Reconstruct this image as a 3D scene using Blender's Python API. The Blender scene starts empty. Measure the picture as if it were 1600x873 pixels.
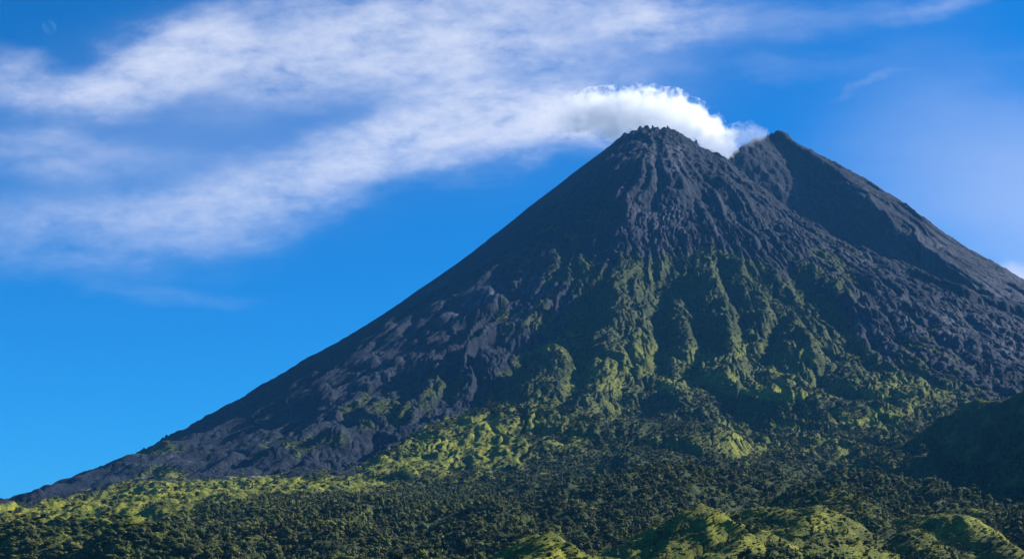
import bpy, math, random
import numpy as np
R = math.radians
rng = np.random.default_rng(7)
random.seed(7)
scene = bpy.context.scene
COL = scene.collection

# ------------------------------------------------------------------ camera
F, HZ = 2260.0, 900.0           # focal length and horizon row, in pixels of a 1600 x 873 frame
cam_d = bpy.data.cameras.new('camera')
cam = bpy.data.objects.new('camera', cam_d); COL.objects.link(cam)
cam.location = (0, 0, 0); cam.rotation_euler = (R(90), 0, 0)
cam_d.sensor_width = 36.0; cam_d.lens = 36.0 * F / 1600.0
cam_d.shift_y = (HZ - 436.5) / 1600.0
cam_d.clip_start = 1.0; cam_d.clip_end = 200000.0
scene.camera = cam
scene.view_settings.view_transform = 'Standard'
scene.view_settings.look = 'None'
scene.view_settings.exposure = 0.9
scene.view_settings.gamma = 1.0
scene.view_settings.use_curve_mapping = False
cy = scene.cycles
cy.use_denoising = True
cy.max_bounces = 26; cy.diffuse_bounces = 2; cy.glossy_bounces = 1; cy.transparent_max_bounces = 8
cy.volume_bounces = 24
cy.use_adaptive_sampling = True; cy.adaptive_threshold = 0.015
cy.volume_step_rate = 1.0; cy.volume_max_steps = 256

# ------------------------------------------------------------------ sun and sky
SUN_AZ, SUN_EL = 109.0, 31.0    # azimuth to the right of the direction back towards the camera
sx, sy, sz = (math.cos(R(SUN_EL)) * math.sin(R(SUN_AZ)), -math.cos(R(SUN_EL)) * math.cos(R(SUN_AZ)), math.sin(R(SUN_EL)))
sun_d = bpy.data.lights.new('sun', 'SUN'); sun = bpy.data.objects.new('sun', sun_d); COL.objects.link(sun)
sun_d.energy = 5.0; sun_d.angle = R(0.53); sun_d.color = (1.0, 0.94, 0.86)
from mathutils import Vector
sun.rotation_euler = Vector((sx, sy, sz)).to_track_quat('Z', 'Y').to_euler()
sun.location = (3000, 0, 4000)

world = bpy.data.worlds.new('World'); scene.world = world; world.use_nodes = True
wt = world.node_tree; wt.nodes.clear()

class NT:
    """small helper for node trees"""
    def __init__(s, t): s.t = t
    def n(s, typ, **kw):
        nd = s.t.nodes.new(typ)
        for k, v in kw.items(): setattr(nd, k, v)
        return nd
    def put(s, sock, v):
        if isinstance(v, bpy.types.NodeSocket): s.t.links.new(v, sock)
        elif v is not None: sock.default_value = v
    def math(s, op, a, b=None, c=None, clamp=False):
        nd = s.n('ShaderNodeMath', operation=op, use_clamp=clamp)
        s.put(nd.inputs[0], a)
        if b is not None: s.put(nd.inputs[1], b)
        if c is not None: s.put(nd.inputs[2], c)
        return nd.outputs[0]
    def vmath(s, op, a, b=None):
        nd = s.n('ShaderNodeVectorMath', operation=op)
        s.put(nd.inputs[0], a)
        if b is not None: s.put(nd.inputs[1], b)
        return nd.outputs[0]
    def mix(s, f, a, b, blend='MIX'):
        nd = s.n('ShaderNodeMix', data_type='RGBA', blend_type=blend)
        s.put(nd.inputs[0], f); s.put(nd.inputs[6], a); s.put(nd.inputs[7], b)
        return nd.outputs[2]
    def noise(s, vec, scale, detail=4, rough=0.55, dist=0.0, out='Fac', lac=2.0):
        nd = s.n('ShaderNodeTexNoise'); s.put(nd.inputs['Vector'], vec)
        nd.inputs['Scale'].default_value = scale; nd.inputs['Detail'].default_value = detail
        nd.inputs['Roughness'].default_value = rough; nd.inputs['Distortion'].default_value = dist
        nd.inputs['Lacunarity'].default_value = lac
        return nd.outputs[out]
    def step(s, x, a, b, lo=0.0, hi=1.0):
        nd = s.n('ShaderNodeMapRange', interpolation_type='SMOOTHSTEP')
        s.put(nd.inputs[0], x); nd.inputs[1].default_value = a; nd.inputs[2].default_value = b
        nd.inputs[3].default_value = lo; nd.inputs[4].default_value = hi
        return nd.outputs[0]
    def mapping(s, vec, loc=(0,0,0), rot=(0,0,0), sc=(1,1,1), typ='POINT'):
        nd = s.n('ShaderNodeMapping', vector_type=typ); s.put(nd.inputs[0], vec)
        nd.inputs[1].default_value = loc; nd.inputs[2].default_value = rot; nd.inputs[3].default_value = sc
        return nd.outputs[0]

def build_world():
    N = NT(wt)
    sky = N.n('ShaderNodeTexSky', sky_type='NISHITA', sun_disc=False)
    sky.sun_elevation = R(SUN_EL)
    sky.sun_rotation = math.atan2(sx, sy)
    sky.altitude = 1000.0; sky.air_density = 1.0; sky.dust_density = 0.3; sky.ozone_density = 4.0
    gam = N.n('ShaderNodeHueSaturation'); gam.inputs['Saturation'].default_value = SKY_SAT
    gam.inputs['Hue'].default_value = SKY_HUE; gam.inputs['Value'].default_value = SKY_VAL
    N.put(gam.inputs['Color'], sky.outputs[0])
    sky_col = N.mix(1.0, gam.outputs[0], SKY_TINT, 'MULTIPLY')
    # clouds: a gnomonic chart of the northern sky (units: 1000 chart pixels)
    tc = N.n('ShaderNodeTexCoord'); sep = N.n('ShaderNodeSeparateXYZ'); N.put(sep.inputs[0], tc.outputs['Generated'])
    ysafe = N.math('MAXIMUM', sep.outputs[1], 0.05)
    qx = N.math('MULTIPLY_ADD', N.math('DIVIDE', sep.outputs[0], ysafe), F / 1000, 0.8)
    qy = N.math('MULTIPLY_ADD', N.math('DIVIDE', sep.outputs[2], ysafe), -F / 1000, HZ / 1000)
    cmb = N.n('ShaderNodeCombineXYZ'); N.put(cmb.inputs[0], qx); N.put(cmb.inputs[1], qy)
    q = cmb.outputs[0]
    qs = N.mapping(q, rot=(0, 0, R(18)), sc=(0.85, 2.1, 1.0))          # drift direction
    w1 = N.vmath('SUBTRACT', N.noise(qs, 4.0, 2, 0.5, out='Color'), (0.5, 0.5, 0.5))
    w2 = N.vmath('SUBTRACT', N.noise(qs, 17.0, 4, 0.6, out='Color'), (0.5, 0.5, 0.5))
    qw = N.vmath('ADD', q, N.vmath('MULTIPLY', w1, (0.10, 0.10, 0)))
    qw = N.vmath('ADD', qw, N.vmath('MULTIPLY', w2, (0.045, 0.04, 0)))
    acc = veil = None
    for (x, y, rx, ry, a, w) in CLOUD_BLOBS:
        m = N.mapping(qw, loc=(x / 1000, y / 1000, 0), rot=(0, 0, R(a)), sc=(rx / 1000, ry / 1000, 1), typ='TEXTURE')
        g = N.n('ShaderNodeTexGradient', gradient_type='SPHERICAL'); N.put(g.inputs[0], m)
        g = N.math('SMOOTHSTEP', g.outputs[1], 0, 1) if False else N.step(g.outputs[1], 0.0, 1.0)
        if ry >= 160: veil = N.math('MULTIPLY', g, w) if veil is None else N.math('MULTIPLY_ADD', g, w, veil)
        else: acc = N.math('MULTIPLY', g, w) if acc is None else N.math('MULTIPLY_ADD', g, w, acc)
    n1 = N.noise(qs, 9.0, 7, 0.62, 0.15)
    n2 = N.noise(N.mapping(q, loc=(3, 1, 0), rot=(0, 0, R(14)), sc=(1.0, 3.6, 1.0)), 5.0, 5, 0.6, 0.2)
    tex = N.math('ADD', N.math('MULTIPLY_ADD', n1, 1.7, -0.22), N.math('MULTIPLY_ADD', n2, 0.7, -0.35))
    n3 = N.noise(N.mapping(q, loc=(7, 2, 0), rot=(0, 0, R(20)), sc=(1.0, 1.7, 1.0)), 26.0, 5, 0.62, 0.3)
    tex = N.math('ADD', tex, N.math('MULTIPLY_ADD', n3, 0.7, -0.35))
    dens = N.math('MULTIPLY', acc, tex, clamp=False)
    dens = N.math('ADD', N.math('MAXIMUM', dens, 0.0), N.math('MULTIPLY', veil, 0.75))
    cov = N.math('SUBTRACT', 1.0, N.math('EXPONENT', N.math('MULTIPLY', dens, -1.45)))
    cov = N.math('MULTIPLY', cov, 0.97)
    ccol = N.mix(cov, CLOUD_THIN, CLOUD_THICK)
    # the sky strength is applied below: cloud radiance is given relative to it
    out = N.mix(cov, sky_col, ccol)
    bg = N.n('ShaderNodeBackground'); N.put(bg.inputs[0], out); bg.inputs[1].default_value = SKY_STRENGTH
    wo = N.n('ShaderNodeOutputWorld'); wt.links.new(bg.outputs[0], wo.inputs[0])

SKY_STRENGTH = 0.052
SKY_SAT, SKY_HUE, SKY_VAL = 1.0, 0.5, 1.0
SKY_TINT = (0.03, 0.81, 1.48, 1)
CLOUD_THIN = (5.6, 6.8, 9.8, 1); CLOUD_THICK = (9.8, 9.9, 10.8, 1)
CLOUD_BLOBS = [
    # x, y, rx, ry, angle (deg, clockwise on the chart), weight
    (30, 128, 210, 62, 8, 0.62), (150, 150, 210, 62, -6, 0.50), (260, 100, 230, 80, -20, 0.80), (225, 85, 110, 45, -22, 0.45),
    (420, 80, 330, 130, -10, 0.62), (620, 50, 380, 150, -6, 0.60), (840, 35, 400, 140, -8, 0.62), (1020, 30, 170, 55, -8, 0.60),
    (1200, 30, 420, 55, 0, 0.22), (1470, 20, 130, 34, -18, 0.30), (560, 120, 380, 80, -4, 0.22),
    (840, 182, 180, 80, -5, 0.95), (890, 175, 120, 55, -4, 0.8), (720, 212, 240, 95, -16, 0.85), (580, 250, 260, 85, -18, 0.75), (420, 300, 300, 85, -17, 0.58),
    (220, 340, 360, 100, -8, 0.32), (60, 235, 320, 55, 4, 0.40), (110, 360, 380, 120, 0, 0.22), (690, 140, 170, 90, -40, 0.38),
    (250, 230, 520, 230, -5, 0.12), (1345, 138, 95, 8, -14, 0.11), (1225, 98, 200, 30, 5, 0.12), (1592, 425, 50, 30, 20, 0.8),
    (1640, 330, 480, 260, 25, 0.55), (250, 455, 200, 24, 0, 0.10), (620, 130, 860, 270, -8, 0.10), (900, 120, 300, 110, 0, 0.25),
    (-500, 100, 420, 110, -10, 0.8), (2300, 60, 500, 60, -5, 0.5), (-900, 420, 500, 60, 0, 0.5),
]
build_world()

# ------------------------------------------------------------------ helpers
def link(o, parent=None):
    COL.objects.link(o)
    if parent is not None: o.parent = parent
    return o
def tag(o, label=None, cat=None, group=None, kind=None):
    for k, v in (('label', label), ('category', cat), ('group', group), ('kind', kind)):
        if v: o[k] = v
    return o

def _hash(ix, iy, seed):
    h = (ix.astype(np.int64) * 374761393 + iy.astype(np.int64) * 668265263 + seed * 974634777) & 0xffffffff
    h = ((h ^ (h >> 13)) * 1274126177) & 0xffffffff
    return (h ^ (h >> 16)) & 0xffff
_A = np.arange(0x10000) * (2 * np.pi / 0x10000)
_GX, _GY = np.cos(_A).astype(np.float32), np.sin(_A).astype(np.float32)
def perlin(x, y, seed=0):
    x = np.asarray(x, np.float32); y = np.asarray(y, np.float32)
    ix = np.floor(x); iy = np.floor(y); fx = x - ix; fy = y - iy
    ix = ix.astype(np.int64); iy = iy.astype(np.int64)
    u = fx * fx * fx * (fx * (fx * 6 - 15) + 10); v = fy * fy * fy * (fy * (fy * 6 - 15) + 10)
    def g(dx, dy):
        h = _hash(ix + dx, iy + dy, seed)
        return _GX[h] * (fx - dx) + _GY[h] * (fy - dy)
    a = g(0, 0); a += u * (g(1, 0) - a); b = g(0, 1); b += u * (g(1, 1) - b)
    return (a + v * (b - a)) * 1.5
def fbm(x, y, oct=4, seed=0, gain=0.5, lac=2.03):
    s = 0; a = 1.0
    for k in range(oct):
        s = s + a * perlin(x, y, seed + k * 17); x = x * lac + 3.7; y = y * lac - 1.3; a *= gain
    return s
def sstep(x, a, b):
    t = np.clip((x - a) / (b - a), 0, 1); return t * t * (3 - 2 * t)
def smax(a, b, k):
    h = np.clip(0.5 + 0.5 * (a - b) / k, 0, 1); return b + (a - b) * h + k * h * (1 - h)

# ------------------------------------------------------------------ the volcano's height field
AX, AY = 584.0, 6000.0
PR = np.array([0, 60, 146, 319, 504, 690, 850, 1115, 1380, 1646, 1911, 2177, 2442, 2668, 3000, 3500, 4000, 4600, 5200, 6200, 9000], float)
PZ = np.array([1850, 1842, 1800, 1668, 1515, 1360, 1240, 1062, 902, 752, 614, 488, 384, 316, 246, 162, 90, 18, -25, -60, -90], float)
_rr = np.linspace(0, 9000, 1801)
_pz = np.interp(_rr, PR, PZ)
_k = np.hanning(23); _k /= _k.sum()
_ps = np.convolve(np.pad(_pz, 11, mode='edge'), _k, 'valid')
_ps[:14] = _pz[:14]
def base_cone(X, Y):
    dx, dy = X - AX, Y - AY
    r = np.hypot(dx, dy); th = np.arctan2(dx, -dy)      # 0 towards the camera, + to the right
    z = np.interp(r, _rr, _ps)
    right = np.clip(np.sin(th), 0, 1) ** 2
    z = z + right * (150 * sstep(r, 650, 1600) - 60 * sstep(r, 2200, 3200))
    left = np.clip(-np.sin(th), 0, 1) ** 1.5
    z = z - left * np.interp(r, [700, 1115, 1380, 1646, 1911, 2177, 2442, 2800, 3300, 4200], [0, 24, 40, 64, 93, 117, 130, 135, 100, 0])
    # the dome is broad, not pointed
    e = np.hypot((X - AX - 22) / 150.0, (Y - AY) / 110.0)
    z = np.maximum(z, 1846 - 95 * e ** 2.4)
    return z, r, th

def px2world(px, py):
    """first hit of a sight line with the bare cone"""
    u, v = (px - 800) / F, (HZ - py) / F
    Y = np.arange(1200, 6600, 3.0)
    z, _, _ = base_cone(u * Y, Y)
    hit = np.argmax(z > v * Y) if (z > v * Y).any() else len(Y) - 1
    return u * Y[hit], Y[hit], z[hit]

GULLIES = [  # traced valley lines, width (m), depth (m)
    ([(905,480),(850,522),(800,562),(760,602),(725,640),(650,690),(560,730)], 75, 62),
    ([(925,455),(911,481),(895,520),(897,551),(909,569),(895,596),(884,612),(866,631),(868,654),(897,676),(915,700)], 42, 36),
    ([(1060,380),(1041,442),(1027,487),(1031,512),(1024,545),(1012,588),(1004,633),(990,660)], 60, 52),
    ([(1062,430),(1082,458),(1093,495),(1102,528),(1070,565),(1105,585),(1132,600),(1160,640)], 52, 46),
    ([(1132,392),(1128,417),(1136,442),(1155,479),(1165,508),(1173,528),(1185,555),(1185,582),(1206,606),(1243,623)], 40, 36),
    ([(1165,395),(1185,421),(1206,458),(1214,483),(1204,514),(1210,540),(1243,567),(1275,585)], 55, 46),
    ([(1200,410),(1223,442),(1243,471),(1266,500),(1288,528),(1288,555),(1288,587),(1330,605),(1358,629),(1395,648)], 48, 42),
    ([(1215,395),(1254,425),(1278,452),(1299,473),(1318,492),(1342,532),(1368,556),(1395,556)], 58, 52),
    ([(950,330),(935,400),(905,450)], 60, 22), ([(985,560),(965,600),(955,640),(945,690)], 35, 24),
    ([(1330,470),(1375,520),(1410,560),(1440,580)], 34, 26), ([(1390,500),(1440,550),(1490,590)], 30, 22),
    ([(1430,490),(1500,545),(1570,590)], 30, 18), ([(1300,395),(1350,450),(1400,500)], 32, 20),
    ([(1420,560),(1450,585),(1490,610)], 28, 26), ([(1170,640),(1185,690),(1190,720)], 60, 25),
    ([(905,690),(930,730),(935,760)], 70, 28), ([(690,560),(620,640),(570,690)], 45, 22), ([(640,560),(560,640),(500,700)], 45, 18),
]
SPURS = [  # traced ridge lines
    ([(985,430),(960,480),(950,530),(960,560)], 60, 26), ([(1000,470),(1010,520),(1005,560)], 26, 16),
    ([(1050,470),(1075,500),(1085,540)], 34, 24), ([(1150,400),(1185,440),(1200,480),(1190,520)], 36, 28),
    ([(1110,400),(1130,470),(1145,530),(1165,560)], 34, 22), ([(1235,470),(1262,510),(1280,560)], 40, 30),
    ([(1090,560),(1130,590),(1175,612),(1230,625),(1300,640),(1390,650),(1440,655)], 55, 34),
    ([(840,545),(880,550),(890,580)], 60, 34), ([(1310,450),(1345,490),(1360,520)], 26, 20),
    ([(1350,610),(1400,612),(1450,630)], 60, 22), ([(1000,400),(980,340),(1010,260)], 60, 20),
    ([(1110,240),(1180,310),(1260,390)], 50, 16), ([(1100,700),(1150,680),(1180,660)], 60, 20),
    ([(800,620),(850,600),(880,600)], 50, 14),
]
def _trace(lines):
    return [(np.array([px2world(a, b)[:2] for a, b in p]), w, d) for p, w, d in lines]
GUL_W, SPUR_W = _trace(GULLIES), _trace(SPURS)
CREST = [px2world(a, b)[:2] for a, b in ((1015, 225), (1000, 260), (985, 300), (952, 370), (905, 440), (850, 500))]
CREST2 = [px2world(a, b)[:2] for a, b in ((720, 415), (640, 500), (560, 570), (460, 625), (350, 675), (240, 722), (120, 762), (40, 785))]
RIDGES = [  # ridge standing in front: (px, py, distance) of its crest, slope in front, slope behind
    ([(-500,820,2700),(-200,800,2750),(0,786,2780),(60,784,2790),(130,768,2820),(210,752,2860),(330,748,2900),(430,742,2930),(530,741,2960),(565,728,3020),(600,702,3120),(650,678,3240),(700,655,3360),(760,632,3480)], 0.16, 0.42),
]
DARK = [(1432,700,2980),(1462,664,3030),(1495,636,3000),(1535,624,2930),(1560,626,2880),(1620,606,2800),(1720,560,2650),(1850,500,2450),(2050,440,2250),(2300,400,2100)]  # unseen crest right of the frame, raised to cast shade on the hill
def seg_dist(X, Y, pts, vals=None):
    """distance to a polyline, signed side, interpolated value along it"""
    best = np.full(X.shape, 1e9, np.float32); side = np.zeros(X.shape, np.float32); val = np.zeros(X.shape, np.float32); tt = np.zeros(X.shape, np.float32)
    n = len(pts) - 1
    for i in range(n):
        ax, ay = pts[i][:2]; bx, by = pts[i + 1][:2]
        ex, ey = bx - ax, by - ay; L2 = ex * ex + ey * ey + 1e-9
        t = np.clip(((X - ax) * ex + (Y - ay) * ey) / L2, 0, 1)
        dx, dy = X - (ax + t * ex), Y - (ay + t * ey)
        d = np.sqrt(dx * dx + dy * dy); m = d < best
        best = np.where(m, d, best); side = np.where(m, np.sign(ex * dy - ey * dx), side)
        tt = np.where(m, (i + t) / n, tt)
        if vals is not None: val = np.where(m, vals[i] + t * (vals[i + 1] - vals[i]), val)
    return best, side, val, tt

def coarse_height(X, Y):
    z, r, th = base_cone(X, Y)
    # warp, so that nothing runs dead straight
    wx = 60 * fbm(X / 420, Y / 420, 3, 5); wy = 60 * fbm(X / 420, Y / 420, 3, 55)
    wx2 = wx * 0.35; wy2 = wy * 0.35
    # radial gullies, more of them the farther down the slope
    q = th + 0.16 * fbm(X / 500, Y / 500, 3, 31) * sstep(r, 200, 1200)
    lr = r / 900.0
    def rad(k, seed, stretch=1.0):
        n = perlin(q * k, lr * stretch + seed, seed)
        return np.abs(n)
    smooth_left = sstep(-th, 0.35, 0.95)               # the ash slope on the left is smooth
    amp = sstep(r, 120, 900) * (1 - 0.65 * sstep(r, 2200, 3000)) * (1 - 0.25 * sstep(r, 3000, 4000))
    amp = amp * (1 - 0.80 * smooth_left * (1 - 0.55 * sstep(r, 1200, 2000)))
    cm = sstep(th, -0.45, -0.2) * (1 - sstep(th, 0.75, 1.0)) * sstep(r, 600, 900) * (1 - sstep(r, 2500, 3000))
    amp = amp * (1 - 0.55 * cm)
    z = z + amp * ((70 - 35 * cm) * (rad(7, 3, 0.8) - 0.3) + 46 * (rad(15, 11, 1.3) - 0.3) + 24 * (rad(33, 19, 2.2) - 0.3) * sstep(r, 500, 1100))
    z = z + sstep(r, 100, 500) * (1 - 0.6 * smooth_left) * (5 * (rad(60, 23, 6.0) - 0.3) + 3 * (rad(130, 29, 16) - 0.3)) * (1 - 0.7 * sstep(r, 1800, 3000))
    # broad undulation
    und = sstep(r, 1500, 2800)
    z = z + und * (26 * fbm(X / 460, Y / 460, 4, 71) + 46 * sstep(r, 2800, 3300) * (np.abs(fbm(X / 330, Y / 330, 3, 73)) - 0.3)) + 10 * sstep(r, 700, 1500) * (1 - 0.7 * smooth_left) * fbm(X / 130, Y / 130, 4, 77)
    Xw, Yw = X + wx2, Y + wy2
    for pts, w, d in GUL_W:
        dist, _, _, t = seg_dist(Xw, Yw, pts)
        fade = np.minimum(1, np.minimum(t, 1 - t) * 6 + 0.1)
        z = z - 1.3 * d * fade * np.exp(-(dist / w) ** 1.3 * 1.1)
    for pts, w, d in SPUR_W:
        dist, _, _, t = seg_dist(Xw, Yw, pts)
        fade = np.minimum(1, np.minimum(t, 1 - t) * 6 + 0.1)
        z = z + 1.15 * d * fade * np.exp(-(dist / w) ** 1.5)
    # lava apron left of the gully lies lower than the grassy ridge in front of it
    for pts, s0, s1 in RIDGES:
        W = [((p - 800) / F * D, D, (HZ - y) / F * D) for p, y, D in pts]
        dist, side, zc, _ = seg_dist(Xw, Yw, W, [w[2] for w in W])
        zc = zc + 5 * perlin(X / 60, Y / 60, 91)
        behind = side > 0
        dip = np.exp(-((dist - 190) / 170) ** 2) * 55
        z = z - np.where(behind, dip * sstep(dist, 0, 120), 0) * (X < 0)
        tgt = np.where(behind, zc - np.sqrt(dist ** 2 + 14 ** 2) * s1 + 14 * s1, zc - np.sqrt(dist ** 2 + 60 ** 2) * s0 + 60 * s0)
        z = smax(z, tgt - 400 * sstep(dist, 600, 900), 10)
    dist, side, _, t = seg_dist(X + 0.3 * wx, Y + 0.3 * wy, CREST)
    z = z + 46 * np.minimum(1, np.minimum(t, 1 - t) * 4) * np.where(side > 0, np.exp(-dist / 420), np.exp(-dist / 130))
    dist, side, _, t = seg_dist(X + 0.3 * wx, Y + 0.3 * wy, CREST2)
    z = z + 24 * np.minimum(1, np.minimum(t, 1 - t) * 5) * np.where(side > 0, np.exp(-dist / 380), np.exp(-dist / 80))
    # valley before the shaded hill on the right
    W = [((p - 800) / F * D, D) for p, D in ((1330, 2700), (1450, 2480), (1560, 2320), (1700, 2180), (1900, 2000))]
    dist, _, _, _ = seg_dist(Xw, Yw, W)
    z = z - 24 * np.exp(-(dist / 170) ** 2)
    return z

# working raster and hydraulic erosion --------------------------------------------------
CS = 8.0
GX0, GX1, GY0, GY1 = -2900.0, 3300.0, 700.0, 7000.0
gx = np.arange(GX0, GX1 + 1, CS, dtype=np.float32); gy = np.arange(GY0, GY1 + 1, CS, dtype=np.float32)
GXX, GYY = np.meshgrid(gx, gy)
H = coarse_height(GXX, GYY).astype(np.float64)

def erode(H, n, steps, seed):
    rg = np.random.default_rng(seed); h, w = H.shape
    flat = H.ravel()
    px = rg.uniform(2, w - 3, n); py = rg.uniform(2, h - 3, n)
    dx = np.zeros(n); dy = np.zeros(n); vel = np.ones(n); wat = np.ones(n); sed = np.zeros(n)
    for _ in range(steps):
        ix = px.astype(int); iy = py.astype(int); fx = px - ix; fy = py - iy
        i = iy * w + ix
        a, b, c, d = flat[i], flat[i + 1], flat[i + w], flat[i + w + 1]
        gxx = (b - a) * (1 - fy) + (d - c) * fy; gyy = (c - a) * (1 - fx) + (d - b) * fx
        h0 = a * (1 - fx) * (1 - fy) + b * fx * (1 - fy) + c * (1 - fx) * fy + d * fx * fy
        dx = dx * 0.25 - gxx * 0.75; dy = dy * 0.25 - gyy * 0.75
        L = np.sqrt(dx * dx + dy * dy) + 1e-9
        dx /= L; dy /= L
        nx = np.clip(px + dx, 2, w - 3.01); ny = np.clip(py + dy, 2, h - 3.01)
        jx = nx.astype(int); jy = ny.astype(int); ex = nx - jx; ey = ny - jy; j = jy * w + jx
        h1 = flat[j] * (1 - ex) * (1 - ey) + flat[j + 1] * ex * (1 - ey) + flat[j + w] * (1 - ex) * ey + flat[j + w + 1] * ex * ey
        dh = h1 - h0
        cap = np.maximum(-dh, 0.15) * vel * wat * 0.55
        dep = np.where(dh > 0, np.minimum(dh, sed), np.maximum(sed - cap, 0) * 0.25)
        ero = np.where(dh > 0, 0, np.minimum(np.maximum(cap - sed, 0) * 0.30, np.maximum(-dh, 0) * 0.6))
        net = dep - ero; sed = sed - net
        acc = np.bincount(i, net * (1 - fx) * (1 - fy), h * w) + np.bincount(i + 1, net * fx * (1 - fy), h * w) \
            + np.bincount(i + w, net * (1 - fx) * fy, h * w) + np.bincount(i + w + 1, net * fx * fy, h * w)
        flat += np.clip(acc, -2.5, 2.5)
        vel = np.sqrt(np.clip(vel * vel - dh * 0.12, 0.05, 30)); wat *= 0.985
        px, py = nx, ny
    return flat.reshape(h, w)
H0 = H.copy()
for k in range(EROSION_PASSES if 'EROSION_PASSES' in globals() else 6):
    H = erode(H, 40000, 70, 100 + k)
# the smooth ash slope keeps its form
_, _r, _th = base_cone(GXX, GYY)
keep = np.maximum(sstep(-_th, 0.45, 1.0) * (1 - sstep(_r, 1500, 2300)) * 0.75, 0.85 * (1 - sstep(_r, 500, 1200)))
H = H * (1 - keep) + H0 * keep

def sample(X, Y):
    fx = np.clip((X - GX0) / CS, 0, len(gx) - 1.001); fy = np.clip((Y - GY0) / CS, 0, len(gy) - 1.001)
    ix = fx.astype(int); iy = fy.astype(int); fx = fx - ix; fy = fy - iy
    fx = fx * fx * (3 - 2 * fx) * 0.5 + fx * 0.5; fy = fy * fy * (3 - 2 * fy) * 0.5 + fy * 0.5
    return H[iy, ix] * (1 - fx) * (1 - fy) + H[iy, ix + 1] * fx * (1 - fy) + H[iy + 1, ix] * (1 - fx) * fy + H[iy + 1, ix + 1] * fx * fy

def point_in(px, py, poly):
    inside = np.zeros(px.shape, bool); n = len(poly)
    for i in range(n):
        x0, y0 = poly[i]; x1, y1 = poly[(i + 1) % n]
        c = ((y0 > py) != (y1 > py)) & (px < (x1 - x0) * (py - y0) / (y1 - y0 + 1e-12) + x0)
        inside ^= c
    return inside
def poly_mask(px, py, poly, soft):
    """1 inside, 0 outside, soft over +-soft"""
    d, _, _, _ = seg_dist(px, py, list(poly) + [poly[0]])
    d = np.where(point_in(px, py, poly), d, -d)
    return sstep(d, -soft, soft)

def detail_height(X, Y, z):
    r = np.hypot(X - AX, Y - AY); th = np.arctan2(X - AX, -(Y - AY))
    smooth_left = sstep(-th, 0.45, 1.0) * (1 - sstep(r, 1300, 2200))
    rough = (1 - 0.8 * smooth_left)
    z0 = z
    z = z + rough * (7.0 * fbm(X / 70, Y / 70, 3, 201) + 3.4 * fbm(X / 18, Y / 18, 3, 211))
    inc = sstep(r, 600, 1000) * (1 - sstep(r, 2700, 3300)) * (1 - smooth_left)
    wq = th + 0.05 * fbm(X / 170, Y / 170, 3, 281)
    z = z - inc * (15 * np.exp(-(perlin(wq * 24, r / 900, 283) / 0.10) ** 2) + 9 * np.exp(-(perlin(wq * 52, r / 420, 285) / 0.11) ** 2))
    streak = np.maximum(sstep(-th, 0.25, 0.6), sstep(th, 0.75, 1.05)) * sstep(r, 600, 1000) * (1 - sstep(r, 2800, 3400))
    z = z0 + (z - z0) * (1 - 0.8 * streak) + streak * sstep(th, 0, 0.1) * (20 * (np.abs(perlin(th * 20, r / 700, 271)) - 0.3) + 11 * (np.abs(perlin(th * 55, r / 500, 273)) - 0.3) + 5 * (np.abs(perlin(th * 120, r / 200, 275)) - 0.3))
    upper = (1 - sstep(r, 700, 1500)) * rough
    z = z + rough * (1 - 0.85 * streak) * sstep(r, 700, 1200) * (1 - sstep(r, 2600, 3200)) * (4.0 * (0.3 - np.abs(perlin(X / 30, Y / 30, 215))) + 3.0 * perlin(X / 11, Y / 11, 217))
    z = z + upper * (11 * fbm(X / 130, Y / 130, 4, 205) + 5 * fbm(X / 30, Y / 30, 3, 207) + 3 * (0.3 - np.abs(perlin(X / 11, Y / 11, 209))))
    lava = sstep(-th, 0.25, 0.6) * sstep(r, 1000, 1600) * (1 - sstep(r, 3000, 3400))
    z = z + lava * (18 * (np.abs(perlin(th * 26 + 0.5 * fbm(X / 200, Y / 200, 3, 261), r / 420, 263)) - 0.3) + 9 * (np.abs(perlin(th * 62, r / 300, 267)) - 0.3) + 5 * (np.abs(perlin(th * 130, r / 150, 269)) - 0.3))
    # rocky streaks run down the slope
    z = z + rough * (1 - sstep(r, 2400, 2900)) * 2.5 * (np.abs(perlin(th * 110, r / 120, 221)) + 0.6 * np.abs(perlin(th * 230, r / 60, 231)) - 0.4)
    # craggy dome
    crag = np.exp(-(r / 190) ** 4)
    z = z + crag * (16 * (np.abs(perlin(X / 34, Y / 34, 241)) * 1.6 - 0.4) + 10 * perlin(X / 14, Y / 14, 251))
    return z
def spires(X, Y, z):
    for (px, py, D, w, h) in ((1019, 197, 5960, 7, 26), (1043, 201, 5965, 7, 18), (1031, 203, 5990, 12, 12), (1088, 214, 5990, 8, 34), (1078, 222, 5985, 6, 16), (1100, 224, 5995, 9, 22), (966, 219, 6000, 20, 16), (1003, 202, 5970, 10, 12)):
        x, y = (px - 800) / F * D, D
        d = np.hypot(X - x, Y - y)
        z = z + h * np.exp(-(d / w) ** 1.2)
    return z

def make_grid_mesh(name, X, Y, Z, keep_face=None):
    nr, nc = X.shape
    co = np.stack([X, Y, Z], -1).reshape(-1, 3).astype(np.float32)
    idx = np.arange(nr * nc).reshape(nr, nc)
    f = np.stack([idx[:-1, :-1], idx[:-1, 1:], idx[1:, 1:], idx[1:, :-1]], -1).reshape(-1, 4)
    if keep_face is not None: f = f[keep_face.ravel()]
    used = np.unique(f); remap = np.full(nr * nc, -1, np.int64); remap[used] = np.arange(len(used))
    co = co[used]; f = remap[f]
    me = bpy.data.meshes.new(name)
    me.vertices.add(len(co)); me.vertices.foreach_set('co', co.ravel())
    me.loops.add(f.size); me.loops.foreach_set('vertex_index', f.ravel().astype(np.int32))
    me.polygons.add(len(f)); me.polygons.foreach_set('loop_start', np.arange(0, f.size, 4, dtype=np.int32))
    me.update(); me.validate(clean_customdata=False)
    me.polygons.foreach_set('use_smooth', np.ones(len(f), bool))
    return me, used
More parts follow.
